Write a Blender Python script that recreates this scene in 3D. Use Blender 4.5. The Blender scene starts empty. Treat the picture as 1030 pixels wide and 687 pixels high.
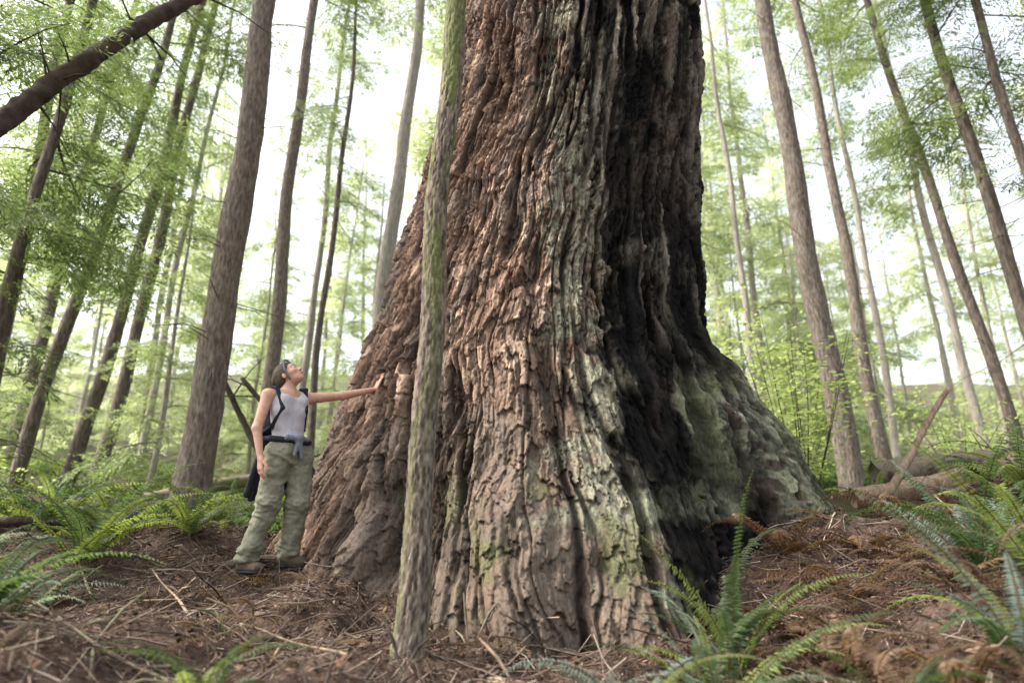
import bpy, math, time
import numpy as np
from mathutils import Vector
T0=time.time()
rng=np.random.default_rng(11)
sc=bpy.context.scene
# ------------------------------------------------------------------ noise
def _h(ix,iy,iz,s=0):
    n=(ix.astype(np.int64)*374761393+iy.astype(np.int64)*668265263+iz.astype(np.int64)*2147483647+s*974711)&0xFFFFFFFF
    n=((n^(n>>13))*1274126177)&0xFFFFFFFF
    n=((n^(n>>15))*2246822519)&0xFFFFFFFF
    return ((n^(n>>16))&0xFFFFFF).astype(np.float32)/16777215.0
def vn(x,y,z,s=0):
    ix=np.floor(x);iy=np.floor(y);iz=np.floor(z)
    fx=x-ix;fy=y-iy;fz=z-iz
    fx=fx*fx*(3-2*fx);fy=fy*fy*(3-2*fy);fz=fz*fz*(3-2*fz)
    r=0
    for a in (0,1):
        wx=fx if a else 1-fx
        for b in (0,1):
            wy=fy if b else 1-fy
            for c in (0,1):
                wz=fz if c else 1-fz
                r=r+wx*wy*wz*_h(ix+a,iy+b,iz+c,s)
    return r
def fbm(x,y,z,o=4,s=0):
    r=0;a=.5;t=0
    for i in range(o):
        r=r+a*vn(x,y,z,s+i);t+=a;a*=.5;x=x*2.03;y=y*2.03;z=z*2.03
    return r/t
def voro(x,y,s=0):
    ix=np.floor(x);iy=np.floor(y)
    f1=np.full(x.shape,9.,np.float32);f2=f1.copy();cid=np.zeros(x.shape,np.float32);oy=f2*0
    z0=np.zeros_like(ix)
    for a in (-1,0,1):
        for b in (-1,0,1):
            cx=ix+a;cy=iy+b
            px=cx+.1+.8*_h(cx,cy,z0,s);py=cy+.1+.8*_h(cx,cy,z0,s+7)
            d=np.sqrt((px-x)**2+(py-y)**2)
            m=d<f1
            f2=np.where(m,f1,np.minimum(f2,d))
            cid=np.where(m,_h(cx,cy,z0,s+13),cid)
            oy=np.where(m,y-py,oy)
            f1=np.where(m,d,f1)
    return f1,f2,cid,oy
def ss(a,b,x):
    t=np.clip((x-a)/(b-a),0,1);return t*t*(3-2*t)
# ------------------------------------------------------------------ mesh helpers
def mk(name,V,F,mats,mi=None,col=None,smooth=True,parent=None):
    V=np.asarray(V,np.float32).reshape(-1,3)
    Fs=F if isinstance(F,list) else [F]
    Fs=[np.asarray(f,np.int32) for f in Fs if len(f)]
    me=bpy.data.meshes.new(name)
    me.vertices.add(len(V));me.vertices.foreach_set('co',V.ravel())
    nl=sum(f.size for f in Fs);npoly=sum(len(f) for f in Fs)
    me.loops.add(nl);me.loops.foreach_set('vertex_index',np.concatenate([f.ravel() for f in Fs]))
    me.polygons.add(npoly)
    st=[];o=0
    for f in Fs:
        st.append(o+np.arange(len(f))*f.shape[1]);o+=f.size
    me.polygons.foreach_set('loop_start',np.concatenate(st).astype(np.int32))
    for m in mats: me.materials.append(m)
    if mi is not None: me.polygons.foreach_set('material_index',np.asarray(mi,np.int32))
    me.update(calc_edges=True)
    me.polygons.foreach_set('use_smooth',np.full(npoly,smooth))
    if col is not None:
        ca=me.color_attributes.new(name='Col',type='FLOAT_COLOR',domain='POINT')
        c=np.ones((len(V),4),np.float32);c[:,:3]=col
        ca.data.foreach_set('color',c.ravel())
    me.update()
    ob=bpy.data.objects.new(name,me);sc.collection.objects.link(ob)
    if parent: ob.parent=parent
    return ob
def empty(name,loc=(0,0,0)):
    e=bpy.data.objects.new(name,None);e.location=loc;sc.collection.objects.link(e);return e
def tube(P,R,n=12,cap=True):
    P=np.asarray(P,float);R=np.asarray(R,float);m=len(P)
    T=np.gradient(P,axis=0);T/=np.linalg.norm(T,axis=1)[:,None]+1e-9
    ref=np.array([0,1.,0]) if abs(T[0][2])>.6 else np.array([0,0,1.])
    A=np.cross(T,ref);A/=np.linalg.norm(A,axis=1)[:,None]+1e-9
    B=np.cross(T,A)
    th=np.arange(n)/n*2*np.pi
    V=P[:,None]+R[:,None,None]*(np.cos(th)[None,:,None]*A[:,None]+np.sin(th)[None,:,None]*B[:,None])
    i=np.arange(m-1)[:,None]*n;j=np.arange(n)[None];j2=(j+1)%n
    F=np.stack([i+j,i+j2,i+n+j2,i+n+j],-1).reshape(-1,4)
    V=V.reshape(-1,3)
    if cap:
        e=[]
        for r0,c in ((0,P[0]),((m-1)*n,P[-1])):
            k=len(V);V=np.vstack([V,c[None]])
            e.append(np.stack([r0+np.arange(n),r0+(np.arange(n)+1)%n,np.full(n,k)],-1))
        return V,F,np.vstack(e)
    return V,F
# ------------------------------------------------------------------ materials
def nmat(name):
    m=bpy.data.materials.new(name);m.use_nodes=True
    nt=m.node_tree;b=nt.nodes['Principled BSDF'];return m,nt,b
def N(nt,t,**k):
    n=nt.nodes.new(t)
    for a,v in k.items(): setattr(n,a,v)
    return n
def noisecol(nt,scale,stops,coord='Object',stretch=(1,1,1),detail=8,rough=.6):
    tc=N(nt,'ShaderNodeTexCoord');mp=N(nt,'ShaderNodeMapping');mp.inputs['Scale'].default_value=stretch
    nt.links.new(tc.outputs[coord],mp.inputs[0])
    no=N(nt,'ShaderNodeTexNoise');no.inputs['Scale'].default_value=scale;no.inputs['Detail'].default_value=detail;no.inputs['Roughness'].default_value=rough
    nt.links.new(mp.outputs[0],no.inputs[0])
    cr=N(nt,'ShaderNodeValToRGB')
    e=cr.color_ramp.elements
    while len(e)<len(stops): e.new(.5)
    for el,(p,c) in zip(e,stops): el.position=p;el.color=(*c,1)
    nt.links.new(no.outputs[0],cr.inputs[0]);return no,cr
def bump(nt,b,src,s,d):
    bp=N(nt,'ShaderNodeBump');bp.inputs['Strength'].default_value=s;bp.inputs['Distance'].default_value=d
    nt.links.new(src,bp.inputs['Height']);nt.links.new(bp.outputs[0],b.inputs['Normal'])
def simple(name,stops,scale=10,stretch=(1,1,1),rough=.85,bs=.5,bd=.01,spec=.2):
    m,nt,b=nmat(name);no,cr=noisecol(nt,scale,stops,stretch=stretch)
    nt.links.new(cr.outputs[0],b.inputs['Base Color']);b.inputs['Roughness'].default_value=rough
    b.inputs['Specular IOR Level'].default_value=spec
    if bs>0: bump(nt,b,no.outputs[0],bs,bd)
    return m
def colmat(name,scale=60,lo=.6,hi=1.3,rough=.9,bs=.6,bd=.006,stretch=(1,1,1),detail=8,spec=.2):
    m,nt,b=nmat(name);no,cr=noisecol(nt,scale,[(.3,(lo,)*3),(.7,(hi,)*3)],stretch=stretch,detail=detail)
    at=N(nt,'ShaderNodeAttribute',attribute_name='Col')
    mx=N(nt,'ShaderNodeMix',data_type='RGBA',blend_type='MULTIPLY');mx.inputs[0].default_value=1
    nt.links.new(at.outputs[0],mx.inputs[6]);nt.links.new(cr.outputs[0],mx.inputs[7])
    nt.links.new(mx.outputs[2],b.inputs['Base Color']);b.inputs['Roughness'].default_value=rough
    b.inputs['Specular IOR Level'].default_value=spec
    bump(nt,b,no.outputs[0],bs,bd);return m
def leafmat(name,c1,c2,t1,t2,tr=.5,attr=False):
    m=bpy.data.materials.new(name);m.use_nodes=True;nt=m.node_tree;nt.nodes.clear()
    out=N(nt,'ShaderNodeOutputMaterial');geo=N(nt,'ShaderNodeNewGeometry')
    def mixc(a,b):
        mx=N(nt,'ShaderNodeMix',data_type='RGBA');mx.inputs[6].default_value=(*a,1);mx.inputs[7].default_value=(*b,1)
        nt.links.new(geo.outputs['Random Per Island'],mx.inputs[0]);return mx.outputs[2]
    d=N(nt,'ShaderNodeBsdfPrincipled');d.inputs['Roughness'].default_value=.5;d.inputs['Specular IOR Level'].default_value=.3
    t=N(nt,'ShaderNodeBsdfTranslucent');a=mixc(c1,c2);b=mixc(t1,t2)
    if attr:
        at=N(nt,'ShaderNodeAttribute',attribute_name='Col')
        r=[]
        for s in (a,b):
            mx=N(nt,'ShaderNodeMix',data_type='RGBA',blend_type='MULTIPLY');mx.inputs[0].default_value=1
            nt.links.new(s,mx.inputs[6]);nt.links.new(at.outputs[0],mx.inputs[7]);r.append(mx.outputs[2])
        a,b=r
    nt.links.new(a,d.inputs['Base Color']);nt.links.new(b,t.inputs['Color'])
    ms=N(nt,'ShaderNodeMixShader');ms.inputs[0].default_value=tr
    nt.links.new(d.outputs[0],ms.inputs[1]);nt.links.new(t.outputs[0],ms.inputs[2]);nt.links.new(ms.outputs[0],out.inputs[0]);return m
M_bark=colmat('giant_bark',scale=60,lo=.6,hi=1.35,bs=.8,bd=.009,stretch=(1,1,.28),detail=6,spec=.1)
M_trunk=simple('conifer_bark',[(.3,(.075,.06,.048)),(.5,(.17,.14,.115)),(.72,(.31,.27,.23))],scale=5,stretch=(6,6,1.6),bs=1,bd=.04)
M_trunkd=simple('conifer_bark_dark',[(.3,(.055,.045,.035)),(.5,(.115,.095,.078)),(.72,(.23,.195,.155))],scale=5,stretch=(5,5,1.3),bs=.9,bd=.03)
M_trunkfar=simple('conifer_bark_far_hazed',[(.3,(.20,.18,.15)),(.7,(.40,.365,.315))],scale=5,stretch=(4,4,1),bs=.5,bd=.03)  # distance haze painted into the bark colour as a paler tone
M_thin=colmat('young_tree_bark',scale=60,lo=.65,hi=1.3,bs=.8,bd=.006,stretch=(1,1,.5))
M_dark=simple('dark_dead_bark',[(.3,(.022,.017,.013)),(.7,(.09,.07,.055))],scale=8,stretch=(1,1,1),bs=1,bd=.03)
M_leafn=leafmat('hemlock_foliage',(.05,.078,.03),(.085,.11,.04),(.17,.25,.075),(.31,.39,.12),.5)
M_leafm=leafmat('hemlock_foliage_mid_hazed',(.10,.13,.06),(.15,.175,.075),(.33,.43,.16),(.50,.57,.24),.55)  # some haze painted in: lighter, less saturated leaf colour
M_leaff=leafmat('hemlock_foliage_far_hazed',(.20,.23,.14),(.28,.31,.18),(.56,.64,.34),(.72,.78,.44),.6)  # palest leaves, haze of the distance painted into their colour
M_maple=leafmat('maple_leaves',(.13,.18,.05),(.2,.24,.07),(.48,.6,.18),(.62,.7,.25),.6)
M_fern=leafmat('fern_leaf',(.75,.75,.75),(1,1,1),(1.8,1.9,1.2),(2.4,2.4,1.4),.4,attr=True)
M_litter=colmat('litter',scale=30,lo=.7,hi=1.25,bs=.2)
# ------------------------------------------------------------------ ground
def g(x,y):
    x=np.asarray(x,float);y=np.asarray(y,float)
    z=np.interp(y,[-200,-30,0,3.0,4.1,4.8,5.4,6.2,7,8.5,12,20,30,60,100,200],[-9,-2.2,-.8,-.66,-.63,-.44,-.18,-.01,.08,.2,.6,1.7,3.1,8,16,48])
    z=z+.36*ss(.9,2.6,x)*(1-ss(5,7.5,y))+.30*ss(.9,2.4,-x)*(1-ss(3.6,5.2,y))
    z=z+.30*ss(3.0,4.6,x)*ss(5,6.5,y)*(1-ss(9,12,y))
    z=z+.13*np.exp(-((x+1.35)/.5)**2-((y-4.6)/.4)**2)-.12*np.exp(-((x+2.3)/.5)**2-((y-4.4)/.4)**2)
    z=z-.12*np.exp(-((x-.3)/.9)**2-((y-4.3)/.5)**2)
    z=z+.18*np.exp(-((x+2.9)/.8)**2-((y-6.2)/.6)**2)
    r=np.hypot(x+1.85,y-5.4);k=ss(.3,1.0,r)
    n=.34*(fbm(x*.6+9,y*.6,0*x,3,3)-.5)+.38*(fbm(x*2.2,y*2.2,0*x,3,5)-.5)
    far=ss(8,16,np.hypot(x,y));n2=far*2.0*(fbm(x*.09+3,y*.09,0*x,3,8)-.5)
    z=z+n*(.12+.88*k)+n2
    z=z+far*np.clip(-x-4,0,60)*.05
    return z
def gridf(n,ext,k):
    u=np.linspace(-1,1,n);return ext*np.sinh(k*u)/math.sinh(k)
gx=gridf(620,220,6.3);gy=gridf(620,220,6.3)+4.6
X,Y=np.meshgrid(gx,gy);Z=g(X,Y)
near=1-ss(6,14,np.hypot(X,Y-4))
Z=Z+near*(.07*(fbm(X*8,Y*8,0*X,3,21)-.5)+.04*(vn(X*30,Y*30,0*X,23)-.5))
n=620;i=np.arange(n-1)[:,None]*n+np.arange(n-1)[None]
F=np.stack([i,i+1,i+n+1,i+n],-1).reshape(-1,4)
nb=fbm(X*1.2,Y*1.2,0*X,4,31).ravel();nf=fbm(X*14,Y*14,0*X,3,33).ravel()
c=np.array([.036,.025,.020])[None]*(1-nf[:,None])+np.array([.125,.080,.060])[None]*nf[:,None]
c=c*(.35+1.3*fbm(X*2.5,Y*2.5,0*X,3,35).ravel()[:,None])
gr=np.clip(ss(.45,.62,nb)*.6*ss(6.0,8,Y.ravel())+.6*ss(8,13,Y.ravel())*nb,0,1)[:,None]
c=c*(1-gr)+np.array([.085,.115,.04])[None]*gr
M_ground=colmat('forest_floor',scale=40,lo=.5,hi=1.5,bs=1,bd=.02)
mk('ground',np.stack([X,Y,Z],-1),F,[M_ground],col=c)
# ------------------------------------------------------------------ giant tree
CY=7.0
zk=[-1.2,-.9,-.28,.28,.87,1.5,2.14,3.08,3.96,5.17,6.66,12,32]
ck=[.42,.42,.38,.35,.32,.26,.29,.41,.56,.75,.87,1.1,1.7]
rk=[2.85,2.70,2.45,2.26,2.05,1.83,1.65,1.56,1.48,1.42,1.39,1.25,.6]
def bmp(p,c,w):
    d=(p-c+180)%360-180;return np.exp(-(d/w)**2)
def trunkR(pd,z):
    r=np.interp(z,zk,rk);a=np.exp(-np.clip(z+.4,0,50)/1.0);pr=np.radians(pd)
    r=r*(1+a*(.045*np.cos(5*pr+.6)+.04*np.cos(9*pr+2)+.03*np.cos(14*pr)+.02*np.cos(23*pr+1)) +.015*np.cos(4*pr+z*.35)+.012*np.cos(11*pr-z*.2))
    r=r+.24*bmp(pd,-28,20)*np.exp(-((z-.5)/.75)**2)-.24*bmp(pd,-58,12)*np.exp(-((z-.3)/1.2)**2)
    r=r+.20*bmp(pd,-10,26)*ss(1.95,1.6,z)*ss(-1.2,1.0,z)
    r=r+.16*bmp(pd,-105,14)*np.exp(-((z+.6)/.8)**2)+.14*bmp(pd,-150,14)*np.exp(-((z+.4)/.7)**2)
    return r
def trunk_side(y,z):
    pd=200.
    for _ in range(40):
        R=trunkR(np.array(pd),np.array(z));s=np.clip((y-CY)/R,-1,1);pn=180-math.degrees(math.asin(s));pd=.5*pd+.5*pn
    R=float(trunkR(np.array(pd),np.array(z)));return float(np.interp(z,zk,ck))+R*math.cos(math.radians(pd)),pd
pf=np.linspace(-200,20,1200,endpoint=False);pb=np.linspace(20,160,120,endpoint=False)
pd=np.concatenate([pf,pb]);zz=np.concatenate([np.arange(-1.1,7.3,.0080),np.arange(7.3,32,.25)])
PD,ZZ=np.meshgrid(pd.astype(np.float32),zz.astype(np.float32))
R0=trunkR(PD,ZZ);S=np.radians(PD)*1.75
w1=fbm(S*1.3,ZZ*.9,0*S,3,41)-.5;w2=fbm(S*5,ZZ*4,0*S,2,44)-.5;w3=fbm(S*22,ZZ*12,0*S,2,47)-.5;w4=fbm(S*60,ZZ*34,0*S,2,49)-.5
sx=S+.26*w1+.05*w2
bz=np.interp(ZZ,[-1,.5,1.5,3,5,7,30],[-70,-75,-78,-82,-94,-98,-100])+14*w1+14*w2+9*w3
right=ss(-2,3,PD-bz)
def groove(fx,fz,s,w):
    q=np.abs(2*fbm(sx*fx,ZZ*fz,0*S,3,s)-1)*1.6;return ss(0,w,q)
ga=groove(4.2,.38,101,.24);gb=groove(9.5,.85,105,.20);gc=groove(20,2.0,107,.22)
ux=.030*w3+.020*w4;uz=.16*w3+.07*w4
a1,a2,cA,oA=voro((sx+ux)/.085,(ZZ+uz*1.3+.25*w2)/.40,9)
b1_,b2_,cB,oB=voro((sx+ux*.9)/.040,(ZZ+uz*.9+.1*w2)/.17,15)
c1_,c2_,cC,oC=voro((sx+ux*.6)/.020,(ZZ+uz*.5)/.075,19)
ea=ss(0,.10,a2-a1);eb=ss(0,.12,b2_-b1_)
fib=fbm(S*70,ZZ*9,0*S,2,61);fine=fbm(S*45,ZZ*30,0*S,2,63)
rd=1-np.abs(2*vn(sx*11+1.6*w3,ZZ*.8,0*S,51)-1);rd2=1-np.abs(2*vn(sx*26+3*w3,ZZ*2.0,0*S,53)-1)
hl=.085*ga+.038*gb+.015*gc+.036*cA+.032*cB+.013*cC-.018*oA*(cA>.35)-.024*oB*(cB>.3)+.014*fib+.010*fine
hr=.07*ga+.070*(1-rd)**.7+.030*(1-rd2)+.022*cB+.010*cC+.014*fib+.010*fine
H=hl*(1-right)+hr*right
low=ss(1.6,.4,ZZ);H=H*(1-.1*low)
rough=.16*(fbm(S*2.2,ZZ*1.6,0*S,3,71)-.5)*low+.08*(fbm(S*6,ZZ*3,0*S,3,72)-.5)
RR=R0+H-.11+rough
pr=np.radians(PD);CX=np.interp(ZZ,zk,ck)
VX=CX+RR*np.cos(pr);VY=CY+RR*np.sin(pr)
nlow=fbm(S*2.5,ZZ*1.3,0*S,4,81);nm=fbm(S*9,ZZ*4,0*S,3,83)
def C(*a): return np.array(a,np.float32)[None,None]
def mixc(a,b,t): return a*(1-t[...,None])+b*t[...,None]
t=np.clip(.36*cA+.36*cB+.26*cC+.8*(nlow-.5)+.5*(fib-.5),0,1)
col=mixc(C(.105,.070,.057)+0*ZZ[...,None],C(.34,.215,.150),t)
col=mixc(col,C(.54,.39,.285),ss(.66,.92,cB)*ss(.32,.56,nm)*.85)
col=mixc(col,C(.085,.068,.068),ss(.70,.95,cA)*.55)
col=mixc(col,C(.17,.14,.12),ss(.46,.64,nlow)*.65)
up=ss(2.4,-.2,ZZ)*ss(-150,-110,PD)
col=mixc(col,C(.105,.085,.066),up*.6)
ch=mixc(C(.007,.0065,.0065)+0*ZZ[...,None],C(.038,.030,.027),ss(.45,.8,nm)*.7)
st=ss(.56,.72,vn(sx*16,ZZ*.8,0*S,91))*ss(1.6,3.2,ZZ+1.5*(nlow-.5))*ss(.35,.55,vn(sx*3,ZZ*.5,0*S,93))
ch=mixc(ch,C(.34,.295,.24),np.clip(st*1.3,0,1)*.85)
ch=mixc(ch,C(.12,.095,.08),ss(.40,.56,nlow)*ss(2.6,4.2,ZZ)*.75)
ch=mixc(ch,C(.16,.15,.115),ss(.55,.66,fbm(S*4,ZZ*2,0*S,4,99))*ss(1.5,2.5,ZZ)*.5)
cm=right*np.clip(ss(1.35,1.8,ZZ+.8*(nlow-.5))+ss(-46,-52,PD+14*(nlow-.5)*2),0,1)
butt=right*(1-cm)
col=mixc(col,C(.06,.052,.04),butt*.85)
col=mixc(col,ch,cm)
li=mixc(C(.085,.088,.066)+0*ZZ[...,None],C(.29,.295,.215),ss(.3,.7,.6*nm+.4*fine))
strip=bmp(PD,bz-6,7)*ss(.44,.58,nm+.2*ss(0,3,ZZ))*ss(-.5,.5,ZZ)
base=ss(1.2,.2,ZZ+1.6*(nlow-.5))*ss(.54,.64,fbm(S*3,ZZ*3,0*S,4,95))*ss(-115,-95,PD)
bn=fbm(S*12,ZZ*12,0*S,4,98)
col=mixc(col,li,np.clip(strip*.85+butt*.95*ss(.36,.48,bn)+base*.55,0,1))
col=mixc(col,C(.13,.145,.075),butt*ss(.46,.58,nlow)*.6)
mo=ss(.54,.66,fbm(S*3.5,ZZ*2.5,0*S,4,97))*ss(1.0,.0,ZZ)*ss(.35,.55,nm)
col=mixc(col,C(.095,.11,.045),np.clip(mo*.6,0,.6))
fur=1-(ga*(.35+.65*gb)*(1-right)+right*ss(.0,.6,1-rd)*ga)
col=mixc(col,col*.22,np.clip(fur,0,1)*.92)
col=mixc(col,col*.5,(1-ea)*.6*(1-right))
col=mixc(col,col*.6,(1-eb)*.55*(1-right))
V=np.stack([VX,VY,ZZ],-1);nr,nc=PD.shape
i=np.arange(nr-1)[:,None]*nc;j=np.arange(nc)[None];j2=(j+1)%nc
F=np.stack([i+j,i+j2,i+nc+j2,i+nc+j],-1).reshape(-1,4)
giant=empty('giant_fir_tree')
mk('bark_trunk',V,F,[M_bark],col=col.reshape(-1,3),parent=giant)
print('giant',time.time()-T0)
# ------------------------------------------------------------------ foliage templates
def kite(p,d,w,l,r):
    d=d/np.linalg.norm(d);s=np.cross(d,[0,0,1.]);s/=np.linalg.norm(s)+1e-9
    u=np.cross(s,d);s=s*math.cos(r)+u*math.sin(r)
    return [p,p+d*l*.45+s*w,p+d*l,p+d*l*.45-s*w]
def spray(L,ns,nl,lw,ll,r):
    Q=[]
    for s in range(ns):
        t=(s+.6)/ns
        for sg in (-1,1):
            if r.random()<.08: continue
            b=np.array([t*L,0,-.12*L*t*t]);sl=L*.5*(1-t)**.7*r.uniform(.7,1.1)+.04
            a=math.radians(r.uniform(42,62));d=np.array([math.cos(a),sg*math.sin(a),r.uniform(-.3,.02)])
            for j in range(nl):
                p=b+d*sl*(j+.2)/nl
                aa=a+r.uniform(-.5,.5);dd=np.array([math.cos(aa),sg*math.sin(aa),r.uniform(-.4,.1)])
                Q.append(kite(p,dd,lw*r.uniform(.7,1.3),ll*r.uniform(.7,1.2),r.uniform(-.6,.6)))
    Q.append(kite(np.array([L*.95,0,-.1*L]),np.array([1,0,-.2]),lw,ll,0))
    return np.array(Q)
def rotm(yaw,pitch,roll=0):
    cy,sy=math.cos(yaw),math.sin(yaw);cp,sp=math.cos(pitch),math.sin(pitch);cr,sr=math.cos(roll),math.sin(roll)
    Rz=np.array([[cy,-sy,0],[sy,cy,0],[0,0,1]]);Ry=np.array([[cp,0,-sp],[0,1,0],[sp,0,cp]]);Rx=np.array([[1,0,0],[0,cr,-sr],[0,sr,cr]])
    return Rz@Ry@Rx
def branch(n,sp,r,droop=.38,up=.12):
    Lf=[];Wd=[]
    c=lambda t:np.array([t,.06*math.sin(4*t),up*t-droop*t*t])
    for k in range(6):
        a,b=c(k/6),c((k+1)/6);w=.012*(1-k/7)
        Wd.append([a+[0,w,0],a-[0,w,0],b-[0,w*.8,0],b+[0,w*.8,0]]);Wd.append([a+[0,0,w],a-[0,0,w],b-[0,0,w*.8],b+[0,0,w*.8]])
    for k in range(n):
        t=.14+.84*(k+.3)/n;sg=1 if k%2 else -1
        s=sp[r.integers(len(sp))];sc_=(.42*(1.15-t)**.6+.1)*r.uniform(.75,1.2)
        Rm=rotm(sg*math.radians(r.uniform(30,70)),math.radians(r.uniform(-40,0)),r.uniform(-.4,.4))
        Lf.append(s@Rm.T*sc_+c(t))
    Lf.append(sp[0]@rotm(0,-.4).T*.35+c(.95))
    return np.concatenate(Lf),np.array(Wd)
r_=np.random.default_rng(5)
spF=[spray(1,12,5,.012,.11,r_) for _ in range(3)]
spM=[spray(1,9,4,.018,.15,r_) for _ in range(3)]
spC=[spray(1,6,2,.042,.30,r_) for _ in range(3)]
brF=[branch(17,spF,r_) for _ in range(3)]
brM=[branch(12,spM,r_) for _ in range(4)]
brC=[branch(10,spC,r_) for _ in range(4)]
def conifer(name,x,y,H,r0,cb,nb,bl,leaf,tmpl,lean=(0,0),seed=0,seg=14,twigs=0,trunkm=None,z0=None,parent=None):
    r=np.random.default_rng(seed+100)
    zb=(float(g(x,y))-.25) if z0 is None else z0
    m=int(max(20,H*(5 if seg>=20 else 3)));hz=np.linspace(0,1,m)**1.15*H
    wob=.05*np.sin(hz*.5+seed)+.03*np.sin(hz*1.3+seed*2)
    P=np.stack([x+lean[0]*hz+wob,y+lean[1]*hz+.05*np.sin(hz*.4+seed),zb+hz],-1)
    R=r0*(1-hz/H)**.75*(1+.25*np.exp(-hz/.4))+.012
    R=R*(1+.03*np.sin(hz*3.1+seed)+.012*r.normal(size=m))
    V,Fq,Ft=tube(P,R,seg)
    ax=np.repeat(P,seg,axis=0);k=len(ax);d=V[:k]-ax
    nz=fbm(V[:k,0]*14,V[:k,1]*14,V[:k,2]*3,2,seed)-.5
    V[:k]=ax+d*(1+.22*nz[:,None])
    Lq=[];Wq=[]
    for b in range(nb):
        t=(b+r.random())/nb;h=cb+(H-cb)*t*.98
        p=np.array([np.interp(h,hz,P[:,i_]) for i_ in range(3)])
        L=bl*((1-t)**.75*.85+.15)*r.uniform(.6,1.15)*(.7+.3*min(1,t*6+.3))
        l,w=tmpl[r.integers(len(tmpl))]
        Rm=rotm(r.uniform(0,2*np.pi),math.radians(r.uniform(-18,18)+15*t),r.uniform(-.3,.3))
        Lq.append(l@Rm.T*L+p);Wq.append(w@Rm.T*L+p)
    for b in range(twigs):
        h=r.uniform(.8,max(2,cb));p=np.array([np.interp(h,hz,P[:,i_]) for i_ in range(3)])
        l=r.uniform(.3,1.5);a=r.uniform(0,6.28);d=np.array([math.cos(a),math.sin(a),r.uniform(-.3,.3)])
        q=p+d*l*.5;e_=p+d*l+np.array([0,0,-.2*l]);w=.009;u=np.array([0,0,w]);s_=np.array([-d[1],d[0],0])*w
        for v_ in (u,s_):
            Wq.append(np.array([[p-v_,p+v_,q+v_*.7,q-v_*.7],[q-v_*.7,q+v_*.7,e_+v_*.2,e_-v_*.2]]))
    nq=len(V)
    Wq=np.concatenate(Wq) if Wq else np.zeros((0,4,3));Lq=np.concatenate(Lq) if Lq else np.zeros((0,4,3))
    VV=np.vstack([V,Wq.reshape(-1,3),Lq.reshape(-1,3)])
    n1=len(Wq)*4;n2=len(Lq)*4
    Fx=[np.vstack([Fq,nq+np.arange(n1).reshape(-1,4),nq+n1+np.arange(n2).reshape(-1,4)]),Ft]
    mi=np.concatenate([np.zeros(len(Fq)+len(Wq)),np.ones(len(Lq)),np.zeros(len(Ft))])
    return mk(name,VV,Fx,[trunkm or M_trunk,leaf],mi,parent=parent,smooth=True)
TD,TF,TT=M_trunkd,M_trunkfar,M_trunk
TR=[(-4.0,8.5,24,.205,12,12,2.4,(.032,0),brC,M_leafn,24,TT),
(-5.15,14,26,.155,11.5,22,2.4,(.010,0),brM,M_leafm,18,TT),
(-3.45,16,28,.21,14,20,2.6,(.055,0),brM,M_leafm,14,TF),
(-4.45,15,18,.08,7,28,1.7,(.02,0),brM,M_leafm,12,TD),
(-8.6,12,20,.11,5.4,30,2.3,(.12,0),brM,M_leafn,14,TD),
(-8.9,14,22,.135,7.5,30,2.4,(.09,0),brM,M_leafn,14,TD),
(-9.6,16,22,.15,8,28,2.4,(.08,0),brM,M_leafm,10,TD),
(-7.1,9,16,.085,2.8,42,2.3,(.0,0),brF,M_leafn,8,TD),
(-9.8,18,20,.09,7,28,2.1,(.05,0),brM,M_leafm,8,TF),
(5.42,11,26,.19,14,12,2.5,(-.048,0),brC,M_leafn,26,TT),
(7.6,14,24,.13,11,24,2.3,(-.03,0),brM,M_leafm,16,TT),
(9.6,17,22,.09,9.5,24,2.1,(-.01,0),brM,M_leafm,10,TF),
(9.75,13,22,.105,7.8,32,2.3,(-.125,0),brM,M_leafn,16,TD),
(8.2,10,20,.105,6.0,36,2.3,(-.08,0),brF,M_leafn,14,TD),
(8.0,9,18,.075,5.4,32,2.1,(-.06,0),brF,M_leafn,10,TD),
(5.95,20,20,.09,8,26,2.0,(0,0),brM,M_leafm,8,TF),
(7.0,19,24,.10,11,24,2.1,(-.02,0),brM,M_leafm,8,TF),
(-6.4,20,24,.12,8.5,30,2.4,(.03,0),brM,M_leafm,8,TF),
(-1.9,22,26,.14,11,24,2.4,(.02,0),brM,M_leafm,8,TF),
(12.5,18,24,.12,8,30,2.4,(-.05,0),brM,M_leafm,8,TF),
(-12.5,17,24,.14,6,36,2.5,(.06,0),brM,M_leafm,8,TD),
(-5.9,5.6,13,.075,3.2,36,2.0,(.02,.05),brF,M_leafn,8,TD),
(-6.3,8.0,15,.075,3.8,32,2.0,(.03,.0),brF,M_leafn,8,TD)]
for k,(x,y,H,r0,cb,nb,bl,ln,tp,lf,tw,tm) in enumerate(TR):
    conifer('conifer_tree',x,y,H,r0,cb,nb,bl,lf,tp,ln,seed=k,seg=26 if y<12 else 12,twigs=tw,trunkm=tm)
print('heroes',time.time()-T0)
for k,(x,y,H,bl) in enumerate([(-6.8,13,7,1.8),(-10.5,13.5,8,2.0),(-4.0,19,10,2.1),(8.8,20,9,2.1),(-8,21,11,2.4),(12,22,10,2.3)]):
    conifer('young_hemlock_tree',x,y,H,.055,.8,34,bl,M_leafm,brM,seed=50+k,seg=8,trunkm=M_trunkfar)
src=[]
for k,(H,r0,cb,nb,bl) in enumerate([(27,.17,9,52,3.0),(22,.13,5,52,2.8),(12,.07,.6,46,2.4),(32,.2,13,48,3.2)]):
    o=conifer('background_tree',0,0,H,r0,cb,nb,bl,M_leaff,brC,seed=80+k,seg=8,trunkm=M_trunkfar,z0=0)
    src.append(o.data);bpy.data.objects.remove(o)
bf=empty('background_forest')
r=np.random.default_rng(3)
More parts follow.
